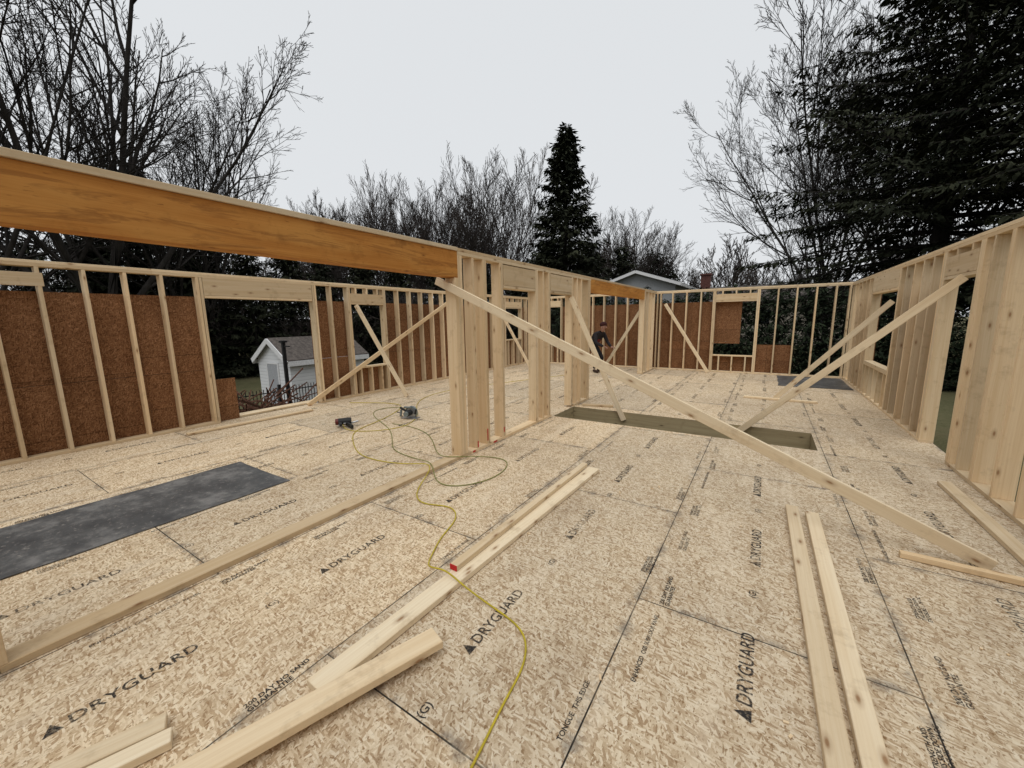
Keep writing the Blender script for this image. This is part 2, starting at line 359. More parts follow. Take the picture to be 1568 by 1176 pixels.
b.ax(xb+.001,xb+.004,3.73,3.78,.01,.03,'y'); b.ax(xb+.001,xb+.004,4.18,4.26,.01,.03,'y')
b.done('red_paint_marks',[MRED],MWALL)

# ------------------------------------------------------------ braces and loose lumber
def plank(name,p0,p1,w,t,wd,mats=(None,),red=False):
    b=B(); b.seg(p0,p1,w,t,wd)
    if red:
        L=(Vector(p1)-Vector(p0)).normalized(); e=Vector(p1)
        b.seg(e-L*.004,e+L*.002,w+.002,t+.003,wd,1)
    return b.done(name,[MWP if mats[0] is None else mats[0],MRED],None,.003)
Zv=(0,0,1)
bn='wooden_brace'
plank(bn,(-3.22,3.465,2.10),(1.35,3.62,.03),.089,.038,Zv)
plank(bn,(1.755,6.28,2.03),(-.27,6.775,-.12),.089,.038,Zv)
plank(bn,(1.75,9.08,1.86),(.25,9.30,.02),.089,.038,Zv)
plank(bn,(-2.95,6.60,2.02),(-2.0,6.77,-.14),.089,.038,Zv)
plank(bn,(-3.0,11.9,2.05),(-4.3,12.1,.02),.089,.038,Zv)
plank(bn,(-7.575,4.30,.02),(-7.575,8.6,2.15),.089,.038,Zv,(MW,))
plank(bn,(-7.53,5.55,2.0),(-6.55,5.95,.01),.089,.038,Zv)
plank(bn,(-2.7,13.15,2.05),(-1.36,12.85,.02),.089,.038,Zv)
plank(bn,(-7.5,11.0,2.0),(-6.4,11.2,.02),.089,.038,Zv)
LP='lumber_plank'
plank(LP,(-1.47,3.93,.022),(-1.59,.80,.022),.125,.038,(1,0,0))
plank(LP,(-1.57,3.92,.062),(-1.60,1.76,.062),.06,.038,(1,0,0),red=True)
plank(LP,(-1.29,1.28,.062),(-2.0,-.75,.062),.12,.04,(1,0,0))
plank(LP,(-2.09,.08,.022),(-1.97,.39,.022),.089,.038,(1,0,0))
plank(LP,(-1.99,.08,.022),(-1.88,.38,.022),.075,.038,(1,0,0))
plank(LP,(.30,3.96,.022),(.365,.6,.022),.089,.038,(1,0,0))
plank(LP,(.435,3.90,.022),(.465,.6,.022),.089,.038,(1,0,0))
plank(LP,(.89,3.52,.022),(1.75,3.50,.022),.05,.038,(0,1,0),(MW,))
plank(LP,(1.57,5.30,.022),(1.60,3.0,.022),.10,.038,(1,0,0),(MW,))
plank(LP,(-.28,9.24,.022),(.92,9.20,.022),.089,.038,(0,1,0))
plank(LP,(-2.85,6.95,.022),(-2.3,7.1,.022),.089,.038,(0,1,0),(MW,))
plank(LP,(-7.2,2.2,.022),(-7.1,4.1,.022),.10,.03,(1,0,0),(MW,))

# mats
mm=M('rubber_membrane',0.5,0.35); n1=mm.noise(mm.obj(),2.5,7,0.75); n2=mm.noise(mm.obj(),26,4,0.7)
c=mm.ramp(n1,[(0.35,(0.050,0.051,0.052)),(0.50,(0.085,0.085,0.083)),(0.63,(0.19,0.185,0.175))]); c=mm.mix(mm.ramp(n2,[(0.58,0),(0.70,0.6)]),c,(0.36,0.33,0.29,1)); mm.col(c); mm.bump(n1,0.4,0.01)
def mat_sheet(name,x0,x1,y0,y1,sk=0):
    nx,ny=20,40; v=[];f=[]
    for j in range(ny+1):
        for i in range(nx+1):
            x=x0+(x1-x0)*i/nx;y=y0+(y1-y0)*j/ny
            z=.006+.005*(noise.noise(Vector((x*3,y*3,1)))+.6)
            v.append((x+.02*noise.noise(Vector((x*2,y*2,5))),y+.02*noise.noise(Vector((x*2,y*2,9))),max(z,.004)))
    for j in range(ny):
        for i in range(nx): a=j*(nx+1)+i; f.append((a,a+1,a+nx+2,a+nx+1))
    mesh_obj(name,v,f,mm.m,None,True)
mat_sheet('rubber_floor_mat',-5.22,-4.12,-.6,2.06)
mat_sheet('rubber_floor_mat.001',.35,1.72,11.2,13.1)

def tube(name,pts,r,mat,parent=None):
    cu=bpy.data.curves.new(name,'CURVE'); cu.dimensions='3D'; cu.bevel_depth=r; cu.bevel_resolution=2; cu.resolution_u=8; cu.use_fill_caps=True
    s=cu.splines.new('NURBS'); s.points.add(len(pts)-1); s.order_u=4; s.use_endpoint_u=True
    for q,p in zip(s.points,pts): q.co=(*p,1)
    o=bpy.data.objects.new(name+'_c',cu); COL.objects.link(o); bpy.context.view_layer.update()
    me=bpy.data.meshes.new_from_object(o.evaluated_get(bpy.context.evaluated_depsgraph_get())); bpy.data.objects.remove(o)
    me.materials.clear(); me.materials.append(mat); me.polygons.foreach_set('use_smooth',[True]*len(me.polygons))
    ob=bpy.data.objects.new(name,me); COL.objects.link(ob)
    if parent: ob.parent=parent
    return ob
MYEL=plain('yellow_hose',(0.50,0.39,0.03),0.4); MGRN=plain('olive_cord',(0.20,0.21,0.05),0.5)
g=.008
tube('yellow_air_hose',[(-7.1,4.9,g),(-6.63,5.17,g),(-6.2,5.35,g),(-5.8,5.18,g),(-5.5,4.6,g),(-5.3,4.12,g),(-5.2,3.6,g),(-4.79,3.30,g),(-4.3,3.0,g),(-3.98,2.92,g),(-3.6,2.95,g),(-3.3,3.05,.02),(-3.1,3.1,.055),(-2.95,2.95,.04),(-2.75,2.5,g),(-2.5,2.36,g),(-2.26,2.52,g),(-2.05,2.35,g),(-2.0,2.08,g),(-1.88,1.85,g),(-1.80,1.72,.03),(-1.70,1.68,.07),(-1.6,1.69,.09),(-1.45,1.67,.05),(-1.25,1.66,g),(-1.0,1.62,g),(-.90,1.52,g),(-.85,1.38,g),(-.84,1.19,g),(-.80,.96,g),(-.78,.7,g),(-.9,.3,g)],.0055,MYEL)
tube('extension_cord',[(-5.0,4.75,.03),(-5.3,5.1,g),(-5.9,5.2,g),(-6.18,4.72,g),(-5.6,4.3,g),(-4.78,4.0,g),(-4.2,3.5,g),(-3.92,3.26,g),(-3.4,3.2,g),(-3.15,3.15,.05),(-2.95,3.0,.05),(-2.75,2.8,g),(-2.5,2.8,g),(-2.3,3.1,g),(-2.3,3.45,g),(-2.45,3.75,g),(-2.75,3.72,g),(-2.95,3.45,.05),(-3.15,3.3,.05),(-3.5,3.6,g),(-4.3,4.3,g),(-5.0,4.2,g)],.005,MGRN)
tube('extension_cord.001',[(-5.58,3.7,.05),(-5.3,3.5,g),(-4.9,3.7,g),(-4.6,4.2,g),(-5.1,4.9,g),(-6.0,5.6,g),(-6.5,7.0,g),(-5.5,9.0,g),(-4.5,11.5,g)],.005,MYEL)
b=B()
for i in range(130):
    x,y=R.uniform(-6.5,1.5),R.uniform(.4,9)
    if hx0-.2<x<hx1+.2 and hy0-.2<y<hy1+.2: continue
    a=R.uniform(0,6.28); l=R.choice([.01,.02,.03,.05]); b.seg((x,y,.005),(x+l*math.cos(a),y+l*math.sin(a),.006),.010,.004,(-math.sin(a),math.cos(a),0))
b.done('wood_scraps',[MW])

# ------------------------------------------------------------ tools
import bmesh
def prim(kind,name,parent,mat,loc,rot=(0,0,0),scale=(1,1,1),bevel=0,**kw):
    bm=bmesh.new()
    if kind=='cube': bmesh.ops.create_cube(bm,size=1)
    elif kind=='cyl': bmesh.ops.create_cone(bm,cap_ends=True,segments=kw.get('seg',24),radius1=kw.get('r1',.5),radius2=kw.get('r2',.5),depth=1)
    elif kind=='sph': bmesh.ops.create_uvsphere(bm,u_segments=20,v_segments=14,radius=.5)
    bmesh.ops.scale(bm,vec=scale,verts=bm.verts)
    if bevel: bmesh.ops.bevel(bm,geom=bm.edges[:],offset=bevel,segments=2,affect='EDGES',profile=.5)
    me=bpy.data.meshes.new(name); bm.to_mesh(me); bm.free(); me.materials.append(mat)
    if kind=='sph': me.polygons.foreach_set('use_smooth',[True]*len(me.polygons))
    o=bpy.data.objects.new(name,me); o.location=loc; o.rotation_euler=rot; o.parent=parent; COL.objects.link(o); return o
MSTEEL=plain('tool_steel',(0.45,0.46,0.47),0.35,metal=0.8); MTEAL=plain('tool_housing_grey',(0.17,0.20,0.20),0.4); MRB=plain('black_rubber',(0.02,0.02,0.02),0.6); MTR=plain('tool_housing_dark_red',(0.12,0.02,0.015),0.4)
def saw(name,loc,rz,hm):
    e=empty(name,loc,rz)
    prim('cube','base_plate',e,MSTEEL,(0,0,.012),(0,0,0),(.30,.14,.006))
    prim('cyl','upper_guard',e,hm,(.0,.045,.10),(math.pi/2,0,0),(.21,.21,.045))
    prim('cyl','blade',e,MSTEEL,(.0,.015,.085),(math.pi/2,0,0),(.18,.18,.004),seg=40)
    prim('cyl','motor',e,MRB,(-.01,-.05,.10),(math.pi/2,0,0),(.10,.10,.13),.004)
    prim('cyl','motor_cap',e,hm,(-.01,-.125,.10),(math.pi/2,0,0),(.085,.085,.03))
    prim('cube','rear_handle',e,MRB,(-.13,0,.15),(0,.5,0),(.14,.035,.035),.01)
    prim('cube','handle_bridge',e,hm,(-.05,0,.19),(0,0,0),(.13,.035,.03),.01)
    prim('cube','handle_post',e,hm,(-.18,0,.085),(0,.15,0),(.03,.035,.12),.008)
    prim('cyl','front_knob',e,MRB,(.10,0,.12),(0,.3,0),(.03,.03,.09))
    prim('cube','cord_stub',e,MRB,(-.22,0,.09),(0,.2,0),(.08,.015,.015),.004)
saw('circular_saw',(-5.03,4.62,0),.3,MTEAL)
e=empty('nail_gun',(-5.55,3.72,0),.9)
prim('cyl','cylinder_body',e,MRB,(.0,.0,.085),(0,math.pi/2,0),(.11,.11,.19),.006)
prim('cyl','top_cap',e,MTR,(-.115,0,.085),(0,math.pi/2,0),(.10,.10,.05),.006)
prim('cyl','nose',e,MSTEEL,(.14,0,.06),(0,math.pi/2-.2,0),(.03,.03,.12))
prim('cube','handle',e,MRB,(-.06,-.11,.075),(0,0,.15),(.045,.17,.042),.012)
prim('cube','trigger_guard',e,MSTEEL,(.0,-.06,.07),(0,0,0),(.04,.05,.012),.003)
prim('cube','magazine',e,MRB,(.07,-.13,.05),(0,0,.35),(.035,.30,.06),.005)
prim('cyl','air_fitting',e,MSTEEL,(-.075,-.215,.075),(math.pi/2,0,0),(.02,.02,.05))

# ------------------------------------------------------------ worker (bent forward)
def skin(name,pts,edges,mat,parent,root=0,sub=2):
    me=bpy.data.meshes.new(name); me.from_pydata([p[:3] for p in pts],edges,[]); me.materials.append(mat)
    o=bpy.data.objects.new(name,me); COL.objects.link(o); o.parent=parent
    md=o.modifiers.new('skin','SKIN'); md.use_smooth_shade=True
    sv=me.skin_vertices[0].data
    for i,p in enumerate(pts):
        sv[i].radius=(p[3],p[4] if len(p)>4 else p[3]); sv[i].use_root=(i==root)
    s=o.modifiers.new('sub','SUBSURF'); s.levels=sub; s.render_levels=sub; return o
MSK=plain('skin_tone',(0.33,0.18,0.13),0.6,.05); MJK=plain('dark_jacket',(0.018,0.015,0.017),0.85); MVS=plain('red_vest',(0.14,0.018,0.015),0.8); MPT=plain('dark_work_trousers',(0.012,0.013,0.016),0.9); MBT=plain('brown_boots',(0.04,0.022,0.014),0.7); MHR=plain('dark_knit_cap',(0.04,0.010,0.010),0.9)
wk=empty('construction_worker',(-4.35,11.6,0),math.radians(250))
skin('trousers',[(0,-.12,.80,.15,.12),(-.09,-.10,.76,.095,.10),(-.13,.14,.46,.065),(-.13,.0,.12,.05),(.09,-.10,.76,.095,.10),(.14,.18,.47,.065),(.14,.06,.12,.05),(0,-.10,.88,.15,.12)],[(0,1),(1,2),(2,3),(0,4),(4,5),(5,6),(0,7)],MPT,wk)
skin('jacket',[(0,-.12,.83,.165,.13),(0,-.02,1.00,.155,.12),(0,.13,1.15,.18,.12),(0,.20,1.23,.07,.07),(-.19,.14,1.17,.07),(-.25,.24,.92,.052),(-.16,.44,.80,.042),(.19,.14,1.17,.07),(.26,.22,.92,.052),(.18,.44,.82,.042)],[(0,1),(1,2),(2,3),(2,4),(4,5),(5,6),(2,7),(7,8),(8,9)],MJK,wk)
skin('vest',[(0,-.08,.93,.162,.135),(0,.0,1.02,.166,.132),(0,.10,1.12,.178,.13)],[(0,1),(1,2)],MVS,wk)
hd=empty('head_group'); hd.parent=wk; hd.location=(0,.11,-.23)
skin('head',[(0,.10,1.46,.055),(0,.15,1.54,.06,.065),(0,.175,1.60,.078,.09),(0,.17,1.68,.075,.09),(0,.165,1.73,.05,.06)],[(0,1),(1,2),(2,3),(3,4)],MSK,hd)
prim('sph','nose',hd,MSK,(0,.275,1.60),(0,0,0),(.03,.045,.05)); 
for sx in(-1,1):
    prim('sph','eye',hd,MRB,(sx*.032,.252,1.625),(0,0,0),(.022,.015,.014)); prim('sph','ear',hd,MSK,(sx*.083,.17,1.60),(0,0,0),(.02,.04,.06))
prim('sph','mouth',hd,MTR,(0,.257,1.555),(0,0,0),(.05,.015,.012))
prim('sph','knit_cap',hd,MHR,(0,.16,1.69),(.15,0,0),(.19,.225,.16))
for sx,hx,hy,hz in ((-1,-.16,.44,.80),(1,.18,.44,.82)):
    skin('palm',[(hx,hy,hz,.026,.02),(hx-sx*.005,hy+.05,hz-.01,.036,.016),(hx-sx*.005,hy+.09,hz-.015,.038,.014)],[(0,1),(1,2)],MSK,wk,0,1)
    for k2 in range(4):
        ox=hx-.028+.019*k2; ln=[.9,1.05,1.0,.8][k2 if sx<0 else 3-k2]
        skin('finger_%d'%k2,[(ox,hy+.08,hz-.015,.008),(ox,hy+.11*ln+.015,hz-.018,.008),(ox,hy+.13*ln+.015,hz-.04,.0075),(ox,hy+.125*ln+.01,hz-.062,.007)],[(0,1),(1,2),(2,3)],MSK,wk,0,1)
    skin('thumb',[(hx-sx*.03,hy+.03,hz-.01,.01),(hx-sx*.055,hy+.06,hz-.02,.009),(hx-sx*.055,hy+.085,hz-.04,.008)],[(0,1),(1,2)],MSK,wk,0,1)
for sx,by in((-.13,0),(.14,.06)):
    skin('boot',[(sx,by-.03,.08,.055),(sx,by+.02,.06,.055,.05),(sx,by+.14,.045,.045,.04),(sx,by+.19,.04,.035,.033)],[(0,1),(1,2),(2,3)],MBT,wk,0,1)

# ------------------------------------------------------------ ground
def gz(x,y):
    s=min(1,max(0,(-9-x)/6)); s=s*s*(3-2*s); return -1.05-.75*s+.15*noise.noise(Vector((x*.05,y*.05,0)))
n=110; cs=[(i/n*2-1) for i in range(n+1)]; cs=[math.copysign(abs(c)**2.2*400,c) for c in cs]
v=[(x-4,y+5,gz(x-4,y+5)) for y in cs for x in cs]; 
def inside(x,y): return XL-D+.05<x<XR+D-.05 and YB+.05<y<YF+D-.05
f=[(j*(n+1)+i,j*(n+1)+i+1,(j+1)*(n+1)+i+1,(j+1)*(n+1)+i) for j in range(n) for i in range(n)]
mg=M('winter_lawn',0.95,0.1); o_=mg.obj()
c=mg.ramp(mg.noise(o_,0.35,6,0.65),[(0.3,(0.05,0.055,0.022)),(0.5,(0.085,0.085,0.04)),(0.7,(0.15,0.12,0.07))])
c=mg.mix(mg.ramp(mg.noise(o_,14,5,0.75),[(0.35,0.0),(0.65,0.6)]),c,(0.17,0.15,0.085,1)); mg.col(c)
v=[(a,b_,c_ if not inside(a,b_) else -2.6) for a,b_,c_ in v]
mesh_obj('ground',v,f,mg.m,None,True)

# ------------------------------------------------------------ trees
def bark(name,c,var=.35):
    m=M(name,0.95,0.1); v_=m.noise(m.mapping(m.obj(),(6,6,1.2)),1.0,2,.6); m.col(m.mix(1.0,(*c,1),m.ramp(v_,[(.3,1-var),(.7,1+var)]),'MULTIPLY')); return m.m
MBK=bark('dark_bark',(0.035,0.031,0.028)); MBG=bark('grey_bark',(0.048,0.044,0.041)); MBF=bark('distant_bark',(0.060,0.051,0.046))
def frame(d):
    a=Vector((0,0,1)) if abs(d.z)<.9 else Vector((1,0,0)); u=d.cross(a).normalized(); return u,d.cross(u)
def bare_mesh(name,seed,Ht,mat,spread=1.0,nch=(6,6,5,5,4),rmin=.007,trunk=.2,stems=1,r0=.24,lt=(.32,.75)):
    r=random.Random(seed); V=[];F=[]
    def ring(p,d,rad,ns):
        u,w=frame(d); b=len(V)
        for i in range(ns):
            a=6.283*i/ns; V.append(tuple(p+(u*math.cos(a)+w*math.sin(a))*rad))
        return b
    def branch(p,d,L,rad,lev):
        ns=7 if lev==0 else (5 if lev==1 else 3); sg=[6,7,5,4,2,2][lev]; pts=[];prev=None
        wob=[.04,.06,.09,.13,.18,.2][lev]
        for i in range(sg+1):
            t=i/sg; rr=max(rmin,rad*(1-.78*t)) if lev else rad*(1-.45*t)
            b=ring(p,d,rr,ns)
            if prev is not None:
                for q in range(ns): F.append((prev+q,prev+(q+1)%ns,b+(q+1)%ns,b+q))
            prev=b; pts.append((p.copy(),d.copy(),rr,t))
            if i<sg:
                up=(.04 if lev==1 else .09)
                d=(d+Vector((r.uniform(-wob,wob),r.uniform(-wob,wob),r.uniform(-wob,wob)+up))).normalized()
                p=p+d*(L/sg)
        if lev<len(nch):
            k_=nch[lev]
            for c_ in range(k_):
                t=(.75+.25*c_/max(1,k_-1)) if lev==0 else (.18+.82*(c_+r.random()*.7)/k_)
                t=min(t,1); i=min(int(t*sg),sg-1); fr=t*sg-i
                pp=pts[i][0].lerp(pts[i+1][0],fr); dd=pts[i][1]; rr=pts[i][2]
                u,w=frame(dd); a=r.uniform(0,6.283) if lev else 6.283*(c_+r.random()*.5)/k_
                tilt=(r.uniform(.2,.60) if lev==0 else r.uniform(*lt))*spread
                nd=(dd*math.cos(tilt)+(u*math.cos(a)+w*math.sin(a))*math.sin(tilt)).normalized()
                if lev==0: nl=Ht*(1-trunk)*r.uniform(.80,1.0); nr=rad*.5*r.uniform(.7,1)
                else: nl=L*(1-.55*t)*r.uniform(.45,.68); nr=min(rr*.7,nl*.014+rmin*.6)
                branch(pp,nd,nl,max(nr,rmin),lev+1)
    for s in range(stems):
        a=6.283*s/stems+seed; tl=.0 if stems==1 else .14
        branch(Vector((0,0,-.1)),Vector((math.cos(a)*tl,math.sin(a)*tl,1)).normalized(),Ht*trunk,r0,0)
    me=bpy.data.meshes.new(name); me.from_pydata(V,[],F); me.materials.append(mat); me.polygons.foreach_set('use_smooth',[True]*len(me.polygons)); return me
def inst(name,me,x,y,s=1,rz=0,parent=None,sz=None):
    o=bpy.data.objects.new(name,me); o.location=(x,y,gz(x,y)-.1); o.scale=(s,s,sz or s); o.rotation_euler=(0,0,rz); COL.objects.link(o)
    if parent: o.parent=parent
    return o
tA=bare_mesh('bare_tree_a',3,19,MBK,1.1,(7,8,6,5,3),.009,.14,1,.34)
tB=bare_mesh('bare_tree_b',11,18,MBK,1.05,(5,8,6,5,3),.009,.12,2,.26)
tC=bare_mesh('bare_tree_c',21,18,MBG,.95,(6,9,7,5,4),.009,.15,1,.22)
tF1=bare_mesh('bare_tree_f1',31,15,MBF,.85,(7,9,7,6),.013,.16,1,.20)
tF2=bare_mesh('bare_tree_f2',41,15,MBF,.9,(5,9,7,6),.013,.16,2,.16)
inst('bare_tree',tB,-25.5,1.0,1.05,.3); inst('bare_tree',tA,-25.5,5.6,1.12,1.3); inst('bare_tree',tB,-29.5,10.2,.95,2.3)
inst('bare_tree',tC,3.2,32,1.05,.6); inst('bare_tree',tC,2.6,36,.85,2.6); inst('bare_tree',tC,6.5,33,1.1,4.2)
for (x,y,h_,rz,t_) in ((-37.2,23.7,13.4,0,tF1),(-34.5,25.2,14.4,1,tF2),(-32.5,26.7,15.6,2,tF1),(-30.5,28,15.8,3,tF2),(-28.6,29.2,16.2,4,tF1),(-26,31,15.6,5,tF2),(-24.0,32.5,17.4,.5,tF1),(-22.0,34,17.8,2.5,tF2),(-15,44.7,14.4,2.5,tF2),(-12,48,14.2,3.5,tF1)):
    inst('bare_tree',t_,x,y,h_/15*.95,rz)

def needle_mat(name,c1,c2):
    m=M(name,0.85,0.15); a=m.attr()
    c=m.mix(a[0],(*c1,1),(*c2,1)); m.col(c); return m.m
MND=needle_mat('spruce_needles',(0.010,0.014,0.008),(0.040,0.043,0.023)); MNH=needle_mat('arborvitae_foliage',(0.010,0.016,0.009),(0.032,0.044,0.022))
def conifer_mesh(name,seed,Ht,Rad,z0,dens=1.0,spray=.30,nbr=7,droop=.25,gap=.3,pw=.8,upt=.25,nm=None,wf=.17):
    r=random.Random(seed); V=[];F=[];C=[];MI=[]
    def tubeseg(p,q,ra,rb,ns=4):
        d=(q-p).normalized(); u,w=frame(d); b=len(V)
        for (pp,rr) in ((p,ra),(q,rb)):
            for i in range(ns): a=6.283*i/ns; V.append(tuple(pp+(u*math.cos(a)+w*math.sin(a))*rr))
        for i in range(ns): F.append((b+i,b+(i+1)%ns,b+ns+(i+1)%ns,b+ns+i)); C.append(.5); MI.append(1)
    tr0=Ht*.017+.03
    for i in range(12): tubeseg(Vector((0,0,Ht*i/12)),Vector((0,0,Ht*(i+1)/12)),tr0*(1-i/12)+.02,tr0*(1-(i+1)/12)+.02,8)
    z=z0
    while z<Ht*.985:
        t=(z-z0)/(Ht-z0); Rz=Rad*((1-t)**pw)*(min(1,.72+t*2.0))
        nb=max(3,int(nbr*(.6+.4*(1-t)))); ph=r.uniform(0,6.28)
        for k_ in range(nb):
            if r.random()<.06: continue
            a=ph+6.283*k_/nb+r.uniform(-.3,.3); L=Rz*r.uniform(.55,1.12)*(1.15 if r.random()<.12 else 1)+.15
            out=Vector((math.cos(a),math.sin(a),0)); side=Vector((-math.sin(a),math.cos(a),0))
            el=(.55*t-.05)+r.uniform(-.1,.1); N_=max(3,int(L/.35)); p=Vector((0,0,z+r.uniform(-.1,.1))); shade=r.random()
            for i in range(N_):
                s=(i+.5)/N_; slope=math.tan(el)-droop*2*s*(1-t)+upt*2*max(0,s-.6)
                q=p+(out+Vector((0,0,slope))+side*r.uniform(-.08,.08)).normalized()*(L/N_)
                tubeseg(p,q,max(.008,.012*L*(1-s)),max(.006,.012*L*(1-s-.5/N_)),3)
                if s>.12 or t>.6:
                    cnt=int(dens*(5+4*r.random())*(L/N_)/.35)+1
                    wid=(.18+.30*L*(1-abs(s-.45)*1.3))*.55
                    for c_ in range(cnt):
                        sd=r.choice((-1,1)); off=r.random()**.8*wid; base=p.lerp(q,r.random())+side*sd*off*.8+Vector((0,0,-off*.18+r.uniform(-.05,.03)))+out*off*.35
                        d=(out*r.uniform(.2,1)+side*sd*r.uniform(.0,1.1)+Vector((0,0,r.uniform(-.9,.15)))).normalized()
                        ln=spray*r.uniform(.6,1.3); wv=d.cross(Vector((r.uniform(-.5,.5),r.uniform(-.5,.5),1))).normalized()*ln*wf
                        b=len(V); V.extend([tuple(base-wv*.4),tuple(base+d*ln*.5-wv),tuple(base+d*ln),tuple(base+d*ln*.5+wv)])
                        F.append((b,b+1,b+2,b+3)); C.append(min(1,max(0,shade*.5+r.random()*.5))); MI.append(0)
                p=q
        z+=gap*(1 if t<.7 else .7)*r.uniform(.7,1.3)
    me=bpy.data.meshes.new(name); me.from_pydata(V,[],F); me.materials.append(nm or MND); me.materials.append(MBK)
    me.polygons.foreach_set('material_index',MI); ca=me.color_attributes.new('rnd','FLOAT_COLOR','CORNER')
    ca.data.foreach_set('color',[x for f_,c_ in zip(F,C) for _ in f_ for x in (c_,c_,c_,1)]); me.update(); return me
cBig=conifer_mesh('spruce_big',5,19,7.6,3.4,3.4,.27,9,.17,.42,.60)
cMid=conifer_mesh('spruce_mid',6,18,4.7,1.0,1.8,.46,8,.2,.31,.80)
cSm=conifer_mesh('spruce_small',8,9,2.6,.4,1.3,.42,7,.1,.28,.6)
inst('spruce_tree',cBig,6.0,24.8,1.08,.4); inst('spruce_tree',cBig,10.5,21.5,1.1,2.4)
inst('spruce_tree',cMid,-14.5,31.1,1.04,0); inst('spruce_tree',cSm,-12.9,41,1.15,1); inst('spruce_tree',cSm,-16.9,32,1.15,1); inst('spruce_tree',cSm,-14.2,36.5,1.15,3)
inst('spruce_tree',cMid,-33.3,9.5,.74,1); inst('spruce_tree',cMid,-31.8,7.2,.66,2)
inst('spruce_tree',cMid,9,-9,1,1); inst('spruce_tree',cMid,-2,-14,1,2); inst('spruce_tree',cMid,14,4,.9,2)  # unseen spruces behind and to the right, added to cut light on vertical faces
for i,(x,y,s) in enumerate(((-36.8,4.9,.95),(-34,2.0,.9),(-35,7,1.0),(-31,11.7,1.05),(-28.5,13.1,.95),(-30,16.4,1.05),(-27.6,17.5,.9),(-27.1,20.6,1.0),(-25,22.5,.95),(-22.5,24.5,.9),(-29.5,10,.9),(-33,-1,1),(-20,27,.85),(-17.5,28.5,.8))):
    inst('spruce_tree',cSm,x,y,s,i*1.3,None,s*.98)
hb=conifer_mesh('arborvitae',9,3.9,.95,.1,1.5,.22,8,-.3,.16,.35,.3,MNH)
e=empty('arborvitae_hedge')
i=0
for x in [-9+.95*q for q in range(20)]:
    inst('shrub_%d'%i,hb,x+R.uniform(-.15,.15),19.6+R.uniform(-.2,.2),R.uniform(.9,1.08),R.random()*6,e); i+=1
e=empty('arborvitae_hedge.001')
for x,y,s in ((-12.1,46.9,2.35),(-11.2,47.4,2.6),(-10.3,47.9,2.45),(-9.5,48.3,2.1)): inst('shrub_%d'%i,hb,x,y,s*.72,i,e,s); i+=1
# distant trees
e=empty('distant_tree_line')
tF3=bare_mesh('bare_tree_f3',51,13,MBF,.95,(7,7,6,3),.03,.2,1,.2)
for k_ in range(60):
    az=math.radians(-82+130*k_/59+R.uniform(-.5,.5)); dist=R.uniform(62,95); x,y=dist*math.sin(az),dist*math.cos(az)
    hgt=R.uniform(.75,1.1)*(1.15 if az<-.3 else .95)
    inst('far_tree_%d'%k_,tF3,x,y,hgt,R.random()*6,e)
    if k_%2==0: inst('far_conifer_%d'%k_,cSm,x*.95+R.uniform(-2,2),y*.95,R.uniform(.5,.95),R.random()*6,e)
e=empty('woodland_brush')
br=bare_mesh('brush',61,4,MBF,1.3,(8,6,4,2),.014,.06,3,.05)
for k_ in range(28):
    az=math.radians(-84+66*k_/27); dist=R.uniform(30,44); inst('brush_%d'%k_,br,dist*math.sin(az),dist*math.cos(az),R.uniform(.9,1.5),R.random()*6,e)

